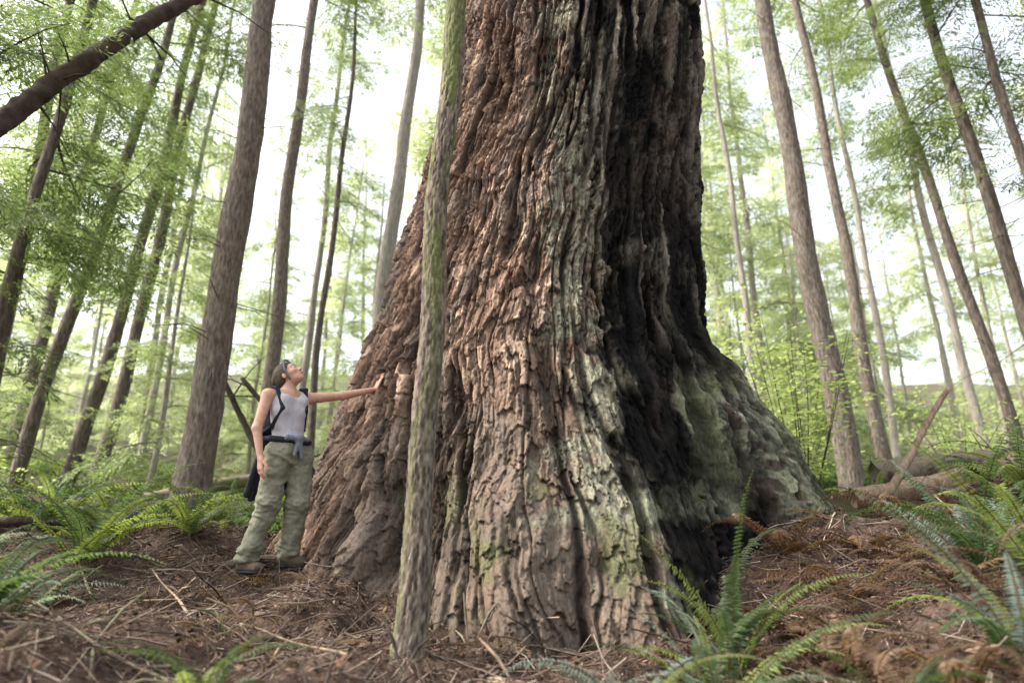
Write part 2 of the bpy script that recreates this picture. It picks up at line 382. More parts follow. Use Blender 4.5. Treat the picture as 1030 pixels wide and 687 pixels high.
def inst(x,y,k,s):
    o=bpy.data.objects.new('conifer',src[k]);sc.collection.objects.link(o);o.parent=bf
    o.location=(x,y,float(g(x,y))-.3);o.rotation_euler=(r.normal()*.03,r.normal()*.03,r.uniform(0,6.28));o.scale=(s,s,s)
for k in range(130):
    y=r.uniform(22,80);x=r.uniform(-1,1)*(y*.85+5)
    if x/y>.12 and r.random()<.25: continue
    inst(x,y,int(r.integers(4)),r.uniform(.6,1.05))
for k in range(100):
    y=r.uniform(20,66);x=r.uniform(-1,1)*(y*.85+4)
    inst(x,y,2,r.uniform(.35,.9))
for (x,y) in [(-17,-3),(17,1),(-14,-14),(13,-14),(2,-20),(21,9),(-4,-16),(9,-9)]:
    inst(x,y,int(r.integers(4)),1)
print('forest',time.time()-T0)
# ------------------------------------------------------------------ slender tree in front
zt=np.concatenate([np.arange(-.95,5.2,.012),np.arange(5.2,15,.2)]);m=len(zt)
h=zt+.65
P=np.stack([-.525+.036*h+.014*np.sin(h*1.7)+.012*np.sin(h*4.1),3.62+.01*np.sin(h*2)+.03*h,zt],-1)
R=np.interp(h,[-.2,0,.25,.8,2,4,15.6],[.130,.106,.084,.071,.068,.067,.01])
V,Fq,Ft=tube(P,R,110)
k=m*110;ax=np.repeat(P,110,axis=0);d=V[:k]-ax;th=np.tile(np.arange(110)/110*2*np.pi,m)
zv=V[:k,2];xx=np.cos(th)*.09;yy=np.sin(th)*.09
b1=fbm(xx*60,yy*60,zv*22,4,5);b2=vn(xx*120,yy*120,zv*70,9)
lumps=vn(xx*8,yy*8,zv*2.2,6)-.5
V[:k]=ax+d*(1+.24*(b1-.5)+.10*(b2-.5)+.16*lumps)[:,None]
tt=np.clip((b1-.34)*3.0,0,1)[:,None]
cc=np.array([.05,.038,.031])*(1-tt)+np.array([.21,.17,.135])*tt
ms=(ss(.44,.60,fbm(xx*22,yy*22,zv*2.0,4,15))*.85*np.clip(.5+ss(.8,2.6,zv),0,1))[:,None]
cc=cc*(1-ms)+np.array([.115,.135,.045])*(.6+.8*b1[:,None])*ms
cc=np.vstack([cc,cc[:2]])
slim=empty('slender_hemlock_tree')
mk('trunk',V,[Fq,Ft],[M_thin],col=cc,parent=slim)
# ------------------------------------------------------------------ leaning bare trunk & logs
def logobj(name,a,b,r0,r1,mat,seg=18,n=40,sag=0,seed=0,knob=.25,stubs=0,stl=(.2,.9),parent=None,nf=9):
    a=np.array(a,float);b=np.array(b,float);t=np.linspace(0,1,n)[:,None];P=a+(b-a)*t
    L=np.linalg.norm(b-a)
    P[:,2]+=sag*np.sin(t[:,0]*np.pi)+.012*L*np.sin(t[:,0]*7+seed);P[:,1]+=.012*L*np.sin(t[:,0]*5+seed*2)
    R=r0+(r1-r0)*t[:,0]
    V,Fq,Ft=tube(P,R,seg);k=n*seg;ax=np.repeat(P,seg,axis=0);d=V[:k]-ax
    nz=fbm(V[:k,0]*nf,V[:k,1]*nf,V[:k,2]*nf,3,seed)-.5
    V[:k]=ax+d*(1+2*knob*nz[:,None])
    Vs=[V];Fs=[Fq];Ts=[Ft];o=len(V);r=np.random.default_rng(seed)
    for s in range(stubs):
        q=r.uniform(.1,.95);p=P[int(q*(n-1))];dd=r.normal(size=3);dd/=np.linalg.norm(dd);l=r.uniform(*stl)
        pp=np.array([p,p+dd*l*.5,p+dd*l+[0,0,-.15*l]]);v,f,ft=tube(pp,[min(.014,r1*.7),.008,.003],6)
        Vs.append(v);Fs.append(f+o);Ts.append(ft+o);o+=len(v)
    return mk(name,np.vstack(Vs),[np.vstack(Fs),np.vstack(Ts)],[mat],parent=parent)
logobj('leaning_tree_trunk',(-6.0,3.6,-.4),(-2.4,6.9,7.9),.12,.055,M_dark,seg=36,n=300,seed=4,stubs=44,knob=.3,nf=14)
M_wood=simple('weathered_wood',[(.3,(.13,.09,.06)),(.7,(.40,.30,.21))],scale=4,stretch=(6,6,1),bs=.6)
M_log=simple('mossy_log',[(.35,(.07,.05,.038)),(.5,(.20,.16,.12)),(.64,(.11,.14,.05))],scale=5,bs=.9,bd=.03)
logobj('broken_branch',(3.75,7.3,.35),(4.80,7.3,1.70),.055,.024,M_wood,seed=2,stubs=4,stl=(.1,.3))
logobj('fallen_log',(3.9,8.0,.55),(7.6,7.2,1.36),.13,.11,M_wood,seed=3,stubs=12,knob=.4)
logobj('fallen_log',(4.5,8.6,.85),(8.2,8.6,1.45),.16,.13,M_log,seed=33,stubs=10,knob=.4)
logobj('fallen_log',(4.3,7.0,.52),(7.5,6.6,1.05),.05,.04,M_wood,seed=6,stubs=8,knob=.4)
logobj('fallen_log',(-7.0,6.6,.45),(-3.9,6.2,.2),.055,.035,M_dark,seed=7,stubs=6)
logobj('fallen_log',(-8.6,7.6,.35),(-4.7,8.2,.35),.25,.2,M_log,seed=8,stubs=4,knob=.4)
logobj('leaning_dead_branch',(-3.4,9.4,1.2),(-4.6,9.6,3.0),.05,.03,M_dark,seed=9,stubs=3)
logobj('leaning_dead_branch',(-2.6,9.4,.9),(-3.9,9.6,2.4),.05,.03,M_dark,seed=10,stubs=3)
logobj('fallen_log',(-6,11,.7),(-2.4,12.5,1.6),.12,.08,M_log,seed=12,stubs=6)
for k,(p,q,a,b) in enumerate([(-88,-80,.05,.02),(-146,-152,.06,.025),(-38,-30,.07,.03)]):
    def pt(pd_,ex):
        rr=float(trunkR(np.array(float(pd_)),np.array(-.3)))+ex;x=.4+rr*math.cos(math.radians(pd_));y=CY+rr*math.sin(math.radians(pd_));return x,y
    x0,y0=pt(p,-.25);x1,y1=pt(q,.65)
    logobj('root',(x0,y0,float(g(x0,y0))+.06),(x1,y1,float(g(x1,y1))-.05),a,b,M_trunkd,seed=90+k,knob=.5,sag=.03,parent=giant)
r=np.random.default_rng(21)
for k in range(48):
    if k<20: x=r.uniform(2.6,6.2);y=r.uniform(4.6,8.4)
    elif k<38: x=r.uniform(-5.2,-.8);y=r.uniform(2.6,8.5)
    else: x=r.uniform(-2.6,.3);y=r.uniform(2.6,4.6)
    a=r.uniform(-.6,.9) if k<20 else r.uniform(0,3.1);L=r.uniform(.5,1.6)*(1 if k<38 else .6);dx,dy=math.cos(a)*L/2,math.sin(a)*L/2;q=r.uniform(.005,.014)
    z0=float(g(x-dx,y-dy));z1=float(g(x+dx,y+dy))
    logobj('fallen_branch',(x-dx,y-dy,z0+.03),(x+dx,y+dy,z1+r.uniform(.03,.18)),q,q*.5,[M_wood,M_dark,M_log][k%3],seg=8,n=16,seed=60+k,stubs=7,stl=(.1,.4))
# ------------------------------------------------------------------ maple shrub
def shrub(name,x,y,H,W,nl,seed,ls=.05):
    r=np.random.default_rng(seed);z0=float(g(x,y));Vs=[];Fs=[];Ts=[];o=0;L=[]
    for s in range(9):
        a=r.uniform(0,6.28);hh=H*r.uniform(.6,1);t=np.linspace(0,1,9)[:,None]
        e_=np.array([W*math.cos(a)*r.uniform(.3,1),W*math.sin(a)*r.uniform(.3,1),hh])
        P=np.array([x,y,z0-.1])+e_*t+np.sin(t*5+a)*.05
        v,f,ft=tube(P,np.linspace(.012,.003,9),6);Vs.append(v);Fs.append(f+o);Ts.append(ft+o);o+=len(v)
        for q in range(nl//9//4):
            u=r.uniform(.25,1);cc_=P[0]+(P[-1]-P[0])*u+r.normal(size=3)*np.array([.25,.25,.14])*W
            for qq in range(4):
                c_=cc_+r.normal(size=3)*[.07,.07,.03]
                d=r.normal(size=3);d[2]*=.3;L.append(kite(c_,d,ls*r.uniform(.35,.6),ls*r.uniform(.8,1.5),r.uniform(-.5,.5)))
    L=np.array(L);V=np.vstack(Vs+[L.reshape(-1,3)]);Fq=np.vstack(Fs+[o+np.arange(len(L)*4).reshape(-1,4)])
    nw=len(Fq)-len(L);Ft=np.vstack(Ts)
    mk(name,V,[Fq,Ft],[M_dark,M_maple],np.concatenate([np.zeros(nw),np.ones(len(L)),np.zeros(len(Ft))]))
for k,a in enumerate([(3.9,9.2,3.0,.9,1300,.07),(5.2,12.5,3.0,1.3,1300,.08),(4.3,14,4.5,1.4,1500,.085),(8.5,13,2.0,1.3,900,.07),
    (10.5,15,2.4,1.5,1200,.08),(-8,10.5,1.3,1.2,600,.06)]):
    shrub('vine_maple_shrub',a[0],a[1],a[2],a[3],a[4],k,a[5])
shrub('huckleberry_shrub',2.9,8.6,2.0,.6,700,14,.045)
# ------------------------------------------------------------------ ferns
def frond(out,base,az,L,e0,e1,npair,plen,pw,col,r,side_tilt=0.):
    m=npair+4;t=np.linspace(0,1,m)
    el=np.radians(e0+(e1-e0)*t**1.2);ds=L/m
    aa=az+np.cumsum(np.full(m,side_tilt/m))
    T=np.stack([np.cos(el)*np.cos(aa),np.cos(el)*np.sin(aa),np.sin(el)],-1)
    P=base+np.cumsum(T*ds,axis=0);S=np.stack([-np.sin(aa),np.cos(aa),0*aa],-1)
    rl=r.normal()*.35;U=np.cross(T,S);S=S*math.cos(rl)+U*math.sin(rl)
    prof=np.clip(np.minimum(1,.35+t*2.6)*(1-t)**.62,0,1)
    vs=[];fs=[];k=0
    for sg in (-1,1):
        i=np.arange(3,m);i=i[r.random(len(i))>.05];p=P[i];d=sg*S[i]*.94+T[i]*.32+np.array([0,0,-.22])+r.normal(size=(len(i),3))*.12
        d/=np.linalg.norm(d,axis=1)[:,None];l=(plen*prof[i]*r.uniform(.72,1.1,len(i)))[:,None]+.004
        w=T[i]*pw*(.5+.5*prof[i][:,None]);up=-np.cross(d,T[i])*sg
        up=up/np.linalg.norm(up,axis=1)[:,None]
        a=p;b=p+d*l*.25+w;c_=p+d*l*.25-w;q=p+d*l*.55+up*pw*.4;e_=p+d*l-np.array([0,0,.12])*l
        v=np.stack([a,b,e_,c_,q],1);n_=len(i);vs.append(v.reshape(-1,3))
        o=(np.arange(n_)*5)[:,None]+k
        fs+= [np.hstack([o,o+1,o+4]),np.hstack([o+1,o+2,o+4]),np.hstack([o+2,o+3,o+4]),np.hstack([o+3,o,o+4])];k+=n_*5
    V,Fq=tube(P,np.linspace(.0045,.0015,m),3,cap=False)
    f3=np.vstack([Fq[:,[0,1,2]],Fq[:,[0,2,3]]])+k
    vs.append(V);fs.append(f3);V=np.vstack(vs);F=np.vstack(fs)
    c_=np.tile(np.array(col)*r.uniform(.75,1.2),(len(V),1));c_[k:]=np.array([.12,.09,.04])
    o=out['n'];out['V'].append(V);out['F'].append(F+o);out['C'].append(c_);out['n']+=len(V)
GR=(.065,.105,.042);YG=(.18,.225,.06);BG=(.16,.205,.18);BR=(.095,.052,.034);BR2=(.17,.105,.068)
def fern(name,x,y,nf,L,cols,seed,npair=30,spread=(0,6.28),e0=(50,80),e1=(-45,10),plen=.085,z=None,out=None):
    r=np.random.default_rng(seed);o=out or dict(V=[],F=[],C=[],n=0);zz=float(g(x,y)) if z is None else z
    for k in range(nf):
        az=spread[0]+(spread[1]-spread[0])*(k+r.uniform(-.45,.45))/nf
        frond(o,np.array([x+r.normal()*.035,y+r.normal()*.035,zz]),az,L*r.uniform(.55,1.15),r.uniform(*e0),r.uniform(*e1),npair,plen*r.uniform(.75,1.1),L/npair*.42,cols[r.integers(len(cols))],r,r.normal()*.5)
    if out is None: mk(name,np.vstack(o['V']),np.vstack(o['F']),[M_fern],col=np.vstack(o['C']),smooth=False)
fern('sword_fern',.85,3.1,15,.84,[GR,YG,BG,GR],1,npair=44,plen=.075,e0=(50,85),e1=(-45,30))
fern('sword_fern',1.1,3.65,14,1.05,[GR,BG,GR,YG],2,npair=48,plen=.085,e0=(58,88),e1=(-35,45))
fern('sword_fern',.42,2.8,13,.66,[BG,BG,YG],3,npair=42,plen=.075)
fern('sword_fern',1.35,2.7,9,.6,[GR,BR2,GR],23,npair=38,plen=.07)
fern('sword_fern',2.75,4.2,14,1.1,[GR,BG,GR],4,npair=46,e0=(55,85),e1=(-45,30),plen=.09)
fern('sword_fern',2.05,2.95,13,.9,[YG,GR,BG],5,npair=44,plen=.08,e0=(50,85),e1=(-45,30))
fern('sword_fern',3.5,4.9,15,1.15,[GR,BG,YG],6,npair=42,e0=(60,85),plen=.09)
fern('sword_fern',2.55,3.4,13,1.0,[GR,GR,BR2,YG],16,npair=44,e0=(50,88),e1=(-50,35),plen=.085)
fern('sword_fern',4.3,5.8,15,1.1,[GR,YG],17)
fern('sword_fern',-2.25,3.1,14,.75,[YG,GR,GR],7,npair=38,plen=.075)
fern('sword_fern',-1.1,2.75,10,.55,[GR,YG],8,npair=34,plen=.065)
fern('sword_fern',-3.1,5.2,18,1.15,[YG,YG,GR,YG],9,npair=42,e0=(50,85),plen=.09)
fern('sword_fern',-2.7,5.9,14,.9,[YG,GR,YG],19,npair=36)
fern('sword_fern',-2.85,4.2,13,.75,[GR,BG,YG],10)
fern('sword_fern',-3.9,4.9,16,1.1,[GR,YG],11,npair=40)
fern('sword_fern',-2.75,6.9,15,.85,[YG,GR],12)
fern('sword_fern',-2.8,3.5,14,.85,[GR,YG,BG],13,npair=38)
fern('sword_fern',-4.1,6.4,15,1.0,[YG,GR],14)
fern('sword_fern',-3.5,7.3,15,.95,[YG,YG],15)
fern('sword_fern',-3.5,6.1,13,.8,[YG,GR],18)
for k,(x,y,L) in enumerate([(1.6,4.35,.75),(2.1,4.5,.9),(2.5,5.0,.85),(1.5,3.4,.7),(2.3,3.7,.8),(1.95,5.1,.75),(3.1,5.6,.85),(3.9,6.3,.85),(3.3,4.1,.7),(-2.9,4.5,.4),(1.1,4.1,.5),(1.7,2.9,.65),(1.8,3.9,.7),(2.7,4.6,.8),(.9,4.3,.35),(2.2,2.9,.6)]):
    fern('dead_fern',x,y,14,L,[BR,BR2,BR],30+k,e0=(20,65),e1=(-75,-20),plen=.08)
o=dict(V=[],F=[],C=[],n=0);r=np.random.default_rng(77)
for k in range(290):
    if k<180: x=r.uniform(-14,-2.4);y=r.uniform(6.2,18)
    else: x=r.uniform(3.4,15);y=r.uniform(6.8,19)
    if abs(x)>y*.95+1: continue
    fern('',x,y,9,r.uniform(.5,1.0),[YG,GR,GR,(.16,.22,.06)],500+k,npair=16,plen=.1,out=o)
mk('fern_undergrowth',np.vstack(o['V']),np.vstack(o['F']),[M_fern],col=np.vstack(o['C']),smooth=False)
# ------------------------------------------------------------------ litter
def strips(n,xr,yr,lr,rr,cols,seed,lift=.01,nseg=4,bend=.25,tilt=.12):
    r=np.random.default_rng(seed);x=r.uniform(*xr,n);y=r.uniform(*yr,n);a=r.uniform(0,2*np.pi,n);L=lr[0]+(lr[1]-lr[0])*r.random(n)**2.2
    t=np.linspace(-.5,.5,nseg);b=r.normal(size=n)*bend
    px=x[:,None]+L[:,None]*(t*np.cos(a)[:,None]-b[:,None]*t**2*np.sin(a)[:,None]);py=y[:,None]+L[:,None]*(t*np.sin(a)[:,None]+b[:,None]*t**2*np.cos(a)[:,None])
    pz=g(px,py);pz=.5*pz+.5*pz.mean(1)[:,None]+lift*r.uniform(.2,1.6,n)[:,None]+ (r.normal(size=n)*tilt*L)[:,None]*t
    P=np.stack([px,py,pz],-1);R=(r.uniform(*rr,n)[:,None]*np.linspace(1,.5,nseg))
    S=np.stack([-np.sin(a),np.cos(a),0*a],-1)
    th=np.array([0,2.09,4.19]);off=np.cos(th)[None,None,:,None]*S[:,None,None]+np.sin(th)[None,None,:,None]*np.array([0,0,1.])
    V=P[:,:,None]+R[:,:,None,None]*off
    base=(np.arange(n)*nseg*3)[:,None,None]+(np.arange(nseg-1)*3)[None,:,None]+np.arange(3)[None,None]
    nx=(np.arange(n)*nseg*3)[:,None,None]+(np.arange(nseg-1)*3)[None,:,None]+((np.arange(3)+1)%3)[None,None]
    F=np.stack([base,nx,nx+3,base+3],-1).reshape(-1,4)
    cs=np.array(cols)[r.integers(len(cols),size=n)]*r.uniform(.6,1.3,n)[:,None]
    return V.reshape(-1,3),F,np.repeat(cs,nseg*3,axis=0)
tw=[(.14,.098,.076),(.06,.042,.034),(.21,.155,.12),(.34,.28,.22),(.11,.065,.045)]
parts=[strips(12000,(-4.5,4.8),(1.8,7.6),(.06,.6),(.0015,.0045),tw,1,.035,tilt=.35),
       strips(750,(-4.5,4.8),(2.,7.6),(.3,1.2),(.003,.008),tw,2,.05,nseg=7,tilt=.2),
       strips(46000,(-4,4.5),(1.8,6.6),(.015,.07),(.0010,.0024),tw,3,.03,nseg=3,tilt=.6)]
Vs=[];Fs=[];Cs=[];o=0
for v,f,c in parts: Vs.append(v);Fs.append(f+o);Cs.append(c);o+=len(v)
mk('twig_litter',np.vstack(Vs),np.vstack(Fs),[M_litter],col=np.vstack(Cs))
r=np.random.default_rng(9);n=38000
x=r.uniform(-4.5,4.8,n);y=r.uniform(1.8,8,n);z=g(x,y)+r.uniform(.0,.045,n)
d=r.normal(size=(n,3));d[:,2]*=.4;d/=np.linalg.norm(d,axis=1)[:,None];s=np.cross(d,r.normal(size=(n,3))*[.3,.3,1]);s/=np.linalg.norm(s,axis=1)[:,None]
l=r.uniform(.006,.030,n)[:,None]*(1+1.2*(r.random(n)>.96))[:,None];w=l*r.uniform(.25,.6,n)[:,None];p=np.stack([x,y,z],-1)
V=np.stack([p-d*l,p+s*w,p+d*l,p-s*w],1).reshape(-1,3)
cs=np.array([(.16,.090,.062),(.09,.055,.04),(.23,.155,.11),(.06,.043,.035)])[r.integers(4,size=n)]
mk('leaf_litter',V,np.arange(n*4).reshape(-1,4),[M_litter],col=np.repeat(cs,4,axis=0),smooth=False)
o=dict(V=[],F=[],C=[],n=0)
for k in range(240):
    x=r.uniform(-3,3.8);y=r.uniform(2.3,5.6);frond(o,np.array([x,y,float(g(x,y))+.04]),r.uniform(0,6.28),r.uniform(.2,.55),r.uniform(0,30),r.uniform(-20,-5),20,.05,.007,BR if r.random()<.6 else BR2,r)
mk('fallen_fern_fronds',np.vstack(o['V']),np.vstack(o['F']),[M_fern],col=np.vstack(o['C']),smooth=False)
print('ground cover',time.time()-T0)
# ------------------------------------------------------------------ woman (SDF surfaces)
def cone(a,b,ra,rb,k=.02): return ('c',np.array(a,float),np.array(b,float),ra,rb,k)
def ell(c,r,R=None,k=.02): return ('e',np.array(c,float),np.array(r,float),np.eye(3) if R is None else np.array(R,float),k)
def pdist(p,P):
    if p[0]=='c':
        _,a,b,ra,rb,k=p;ab=b-a;t=np.clip(((P-a)@ab)/(ab@ab),0,1)
        return np.linalg.norm(P-a-t[...,None]*ab,axis=-1)-(ra+(rb-ra)*t)
    _,c,r,R,k=p;q=(P-c)@R.T
    k0=np.linalg.norm(q/r,axis=-1);k1=np.linalg.norm(q/(r*r),axis=-1)+1e-9
    return k0*(k0-1)/k1
def smin(a,b,k):
    h=np.maximum(k-np.abs(a-b),0)/k;return np.minimum(a,b)-h*h*k*.25
def bb(p):
    if p[0]=='c': return np.minimum(p[1],p[2])-max(p[3],p[4]),np.maximum(p[1],p[2])+max(p[3],p[4])
    m=max(p[2]);return p[1]-m,p[1]+m
def sdfmesh(prims,h,post=None,off=0.,iters=5):
    lo=np.min([bb(p)[0] for p in prims],0)-4*h-off;hi=np.max([bb(p)[1] for p in prims],0)+4*h+off
    n=np.ceil((hi-lo)/h).astype(int)+1
    ax=[lo[i]+h*np.arange(n[i]) for i in range(3)]
    Dg=np.full(n,.5,np.float32)
    for p in prims:
        a,b=bb(p);pad=p[-1]+3*h+off
        i0=np.clip(np.floor((a-pad-lo)/h).astype(int),0,n);i1=np.clip(np.ceil((b+pad-lo)/h).astype(int)+1,0,n)
        G=np.stack(np.meshgrid(*[ax[i][i0[i]:i1[i]] for i in range(3)],indexing='ij'),-1)
        sl=tuple(slice(i0[i],i1[i]) for i in range(3))
        Dg[sl]=smin(Dg[sl],pdist(p,G)-off,p[-1])
    def f(P):
        d=np.full(len(P),.5)
        for p in prims: d=smin(d,pdist(p,P)-off,p[-1])
        return post(P,d) if post else d
    if post:
        m=Dg<.2
        idx=np.argwhere(m);Pm=lo+idx*h;Dg[m]=post(Pm,Dg[m].astype(float))
    ins=Dg<0
    cs=[ins[a:n[0]-1+a,b:n[1]-1+b,c:n[2]-1+c] for a in(0,1) for b in(0,1) for c in(0,1)]
    s=sum(c.astype(np.int8) for c in cs);mx=(s>0)&(s<8)
    id_=np.full(mx.shape,-1,np.int64);id_[mx]=np.arange(mx.sum())
    V=lo+(np.argwhere(mx)+.5)*h
    F=[]
    for axis in range(3):
        a=np.moveaxis(ins,axis,0);idm=np.moveaxis(id_,axis,0)
        A=a[:-1,1:-1,1:-1];B=a[1:,1:-1,1:-1]
        q=np.stack([idm[:,:-1,:-1],idm[:,1:,:-1],idm[:,1:,1:],idm[:,:-1,1:]],-1)
        m1=A&~B;m2=~A&B
        q1=q[m1];q2=q[m2][:,::-1]
        if axis==1: q1,q2=q1[:,::-1],q2[:,::-1]
        F+= [q1,q2]
    F=np.vstack(F);F=F[(F>=0).all(1)]
    def grad(P):
        e=h*.3;gq=np.stack([f(P+e*np.eye(3)[i])-f(P-e*np.eye(3)[i]) for i in range(3)],-1)/(2*e);return gq
    for _ in range(iters):
        d=f(V);gr=grad(V);nn=(gr**2).sum(1)[:,None]+1e-3
        V=V-np.clip((d[:,None]*gr/nn),-h,h)*.8
    gr=grad(V);gr/=np.linalg.norm(gr,axis=1)[:,None]+1e-9
    return V,F,gr
def un(v): v=np.array(v,float);return v/np.linalg.norm(v)
OX,OY=-1.86,5.4;OZ=float(g(OX,OY))+.025
O=np.array([OX,OY,OZ])
woman=empty('woman',tuple(O))
Fw=un((.72,-.70,0));Lw=un((.70,.72,0));UP=np.array([0,0,1.])
pel=np.array([.10,0,.90]);che=np.array([.065,.0,1.20]);nb_=np.array([.055,.0,1.385])
hipR=pel-Lw*.085+[0,0,-.03];hipL=pel+Lw*.085+[0,0,-.03]
kR=np.array([.01,-.085,.48]);aR=np.array([-.12,-.06,.09]);kL=np.array([.195,.035,.49]);aL=np.array([.135,.09,.11])
shR=np.array([-.065,-.125,1.325]);shL=np.array([.175,.125,1.35])
eR=np.array([-.10,-.19,1.05]);wR=np.array([-.04,-.215,.82])
hy=OY+.42;hz=OZ+1.54;hx,hphi=trunk_side(hy,hz)
nrm=np.array([math.cos(math.radians(hphi)),math.sin(math.radians(hphi)),0])
palmc=np.array([hx,hy,hz])+nrm*.012-O
hdir=un(UP*.42+np.array([.45,.35,0]));hdir=un(hdir-nrm*(hdir@nrm)*.75)
wL=palmc-hdir*.055+nrm*.022
reach=np.linalg.norm(wL-shL);print('arm',reach,'hand',palmc)
if reach>.60:
    sft=un(wL-shL)*(reach-.60);shL=shL+sft*.6
mid=(shL+wL)/2;eL=mid+np.array([0,-.01,-.018])
Rt=np.array([Fw,Lw,UP])
def hand(w,d,n_,s,curl,k=.004):
    pr=[];offs=[.026,.009,-.008,-.024];kn=[.082,.086,.082,.074];fl=[.070,.078,.072,.056]
    for i in range(4):
        a=w+s*offs[i]*.6;b=w+d*kn[i]+s*offs[i]*1.05
        pr.append(cone(a,b,.014,.0115,.012))
        dirv=d.copy();q=b
        for j,fr in enumerate((.45,.3,.25)):
            an=curl*(.6+.4*j);dirv=un(dirv*math.cos(an)+n_*math.sin(an));q2=q+dirv*fl[i]*fr+s*offs[i]*.12
            pr.append(cone(q,q2,.0092-.0009*j,.0085-.0009*j,k));q=q2
    a=w+d*.015+s*.018;b=w+d*.045+s*.046+n_*.01;c_=b+un(d*.8+s*.45+n_*.2)*.032;e_=c_+un(d*.9+s*.2+n_*.3)*.026
    pr+=[cone(a,b,.015,.0115,.012),cone(b,c_,.011,.0095,k),cone(c_,e_,.0095,.008,k)]
    return pr
fR=un(np.array([.12,-.02,-.99]));sR=un(Fw)
sR=un(sR-fR*(sR@fR));nR=un(np.cross(fR,sR));nR=nR if nR@Lw>0 else -nR
nL=-nrm;sL=un(np.cross(hdir,nL));sL=sL if sL@UP>-.0 else -sL
hc=np.array([.045,.0,1.512]);hf=un((.72,-.16,.66));hl=un(np.cross([0,0,1],hf));hu=np.cross(hf,hl);Hm=np.array([hf,hl,hu])
def hp(x,y,z): return hc+hf*x+hl*y+hu*z
head=[ell(hp(-.012,0,.028),(.098,.076,.088),Hm,.02),ell(hp(.03,0,-.038),(.062,.054,.07),Hm,.03),ell(hp(.066,0,-.088),(.022,.024,.018),Hm,.03),
 cone(hp(.082,0,.018),hp(.108,0,-.022),.008,.0115,.012),ell(hp(.098,.011,-.026),(.009,.008,.007),Hm,.008),ell(hp(.098,-.011,-.026),(.009,.008,.007),Hm,.008),
 ell(hp(.080,0,.035),(.016,.045,.012),Hm,.02),ell(hp(.088,0,-.050),(.012,.022,.006),Hm,.008),ell(hp(.086,0,-.062),(.012,.019,.007),Hm,.008),
 ell(hp(.058,.04,-.02),(.03,.022,.02),Hm,.02),ell(hp(.058,-.04,-.02),(.03,.022,.02),Hm,.02),
 ell(hp(-.012,.076,-.008),(.017,.008,.030),Hm,.008),ell(hp(-.012,-.076,-.008),(.017,.008,.030),Hm,.008)]
neck=[cone(nb_+[0,0,-.03],hp(-.03,0,-.045),.056,.050,.04)]
tor=[ell(che,(.090,.135,.17),Rt,.06),ell(che+Fw*.045+Lw*.065+[0,0,.01],(.055,.06,.06),Rt,.04),ell(che+Fw*.045-Lw*.065+[0,0,.01],(.055,.06,.06),Rt,.04),
 ell((pel+che)/2,(.078,.11,.16),Rt,.06),ell(pel,(.11,.150,.12),Rt,.06)]
sho=[cone(nb_+[0,0,-.045]-Lw*.02,shR,.05,.046,.05),cone(nb_+[0,0,-.045]+Lw*.02,shL,.05,.046,.05)]
arms=[cone(shR,eR,.048,.036,.03),cone(eR,wR,.037,.023,.02),cone(shL,eL,.046,.035,.03),cone(eL,wL,.036,.023,.02)]
legs=[cone(hipR,kR,.085,.055,.04),cone(kR,aR,.055,.036,.03),cone(hipL,kL,.085,.055,.04),cone(kL,aL,.055,.036,.03)]
body=tor+neck+sho+arms+legs+head+hand(wR,fR,nR,sR,.28)+hand(wL,hdir,nL,sL,.08)
V,F,_=sdfmesh(body,.005)
M_skin,nt,b=nmat('skin');no,cr=noisecol(nt,30,[(.3,(.46,.24,.165)),(.7,(.58,.34,.245))]);nt.links.new(cr.outputs[0],b.inputs['Base Color']);b.inputs['Roughness'].default_value=.5
b.inputs['Subsurface Weight'].default_value=.1;b.inputs['Subsurface Radius'].default_value=(.02,.008,.004);b.inputs['Subsurface Scale'].default_value=.5
mk('body',V,F,[M_skin],parent=woman)
def cloth(name,stops,scale=120,rough=.9,bs=.3): return simple(name,stops,scale=scale,rough=rough,bs=bs,bd=.003)
M_top=cloth('tank_top_fabric',[(.3,(.38,.365,.40)),(.7,(.48,.455,.50))])
M_pant=cloth('olive_canvas',[(.3,(.155,.155,.115)),(.7,(.245,.24,.18))],40)
M_blk=cloth('dark_fabric',[(.3,(.012,.013,.018)),(.7,(.03,.03,.04))],60)
M_gry=cloth('grey_knit',[(.3,(.12,.13,.16)),(.7,(.2,.21,.25))],60)
M_shoe=cloth('hiking_shoe_leather',[(.3,(.05,.035,.028)),(.7,(.11,.08,.06))],50)
M_hair=simple('brown_hair',[(.3,(.025,.017,.012)),(.7,(.11,.075,.05))],scale=30,stretch=(1,1,6),rough=.5,bs=.6,bd=.004)
M_eye=simple('eye_white',[(.3,(.6,.6,.58)),(.7,(.7,.7,.68))],rough=.2,bs=0)
M_iris=simple('eye_iris',[(.3,(.03,.02,.015)),(.7,(.06,.04,.03))],rough=.2,bs=0)
M_lip=simple('lips',[(.3,(.38,.14,.12)),(.7,(.45,.18,.15))],rough=.45,bs=0)
st_=[cone(shR*.62+nb_*.38+[0,0,.012]-Fw*.05,che-Lw*.07+Fw*.06+[0,0,.09],.018,.03,.02),cone(shL*.62+nb_*.38+[0,0,.012]-Fw*.05,che+Lw*.07+Fw*.06+[0,0,.09],.018,.03,.02)]
def cuttop(P,d):
    d=np.maximum(d,(.92-P[:,2]))
    return np.maximum(d,-(np.linalg.norm((P-(nb_+Fw*.06+[0,0,.01])),axis=1)-.085))
topp=tor+[cone(s[1],s[2],s[3]+.012,s[4]+.008,.03) for s in st_]+[cone(che+[0,0,.10]-Lw*.085,che+[0,0,.10]+Lw*.085,.06,.06,.05)]
V,F,Nn=sdfmesh(topp,.007,post=cuttop,off=.011)
wr=fbm(V[:,0]*14+3,V[:,1]*14,V[:,2]*9,3,4)-.5;V=V+Nn*(wr*.026)[:,None]
mk('tank_top',V,F,[M_top],parent=woman)
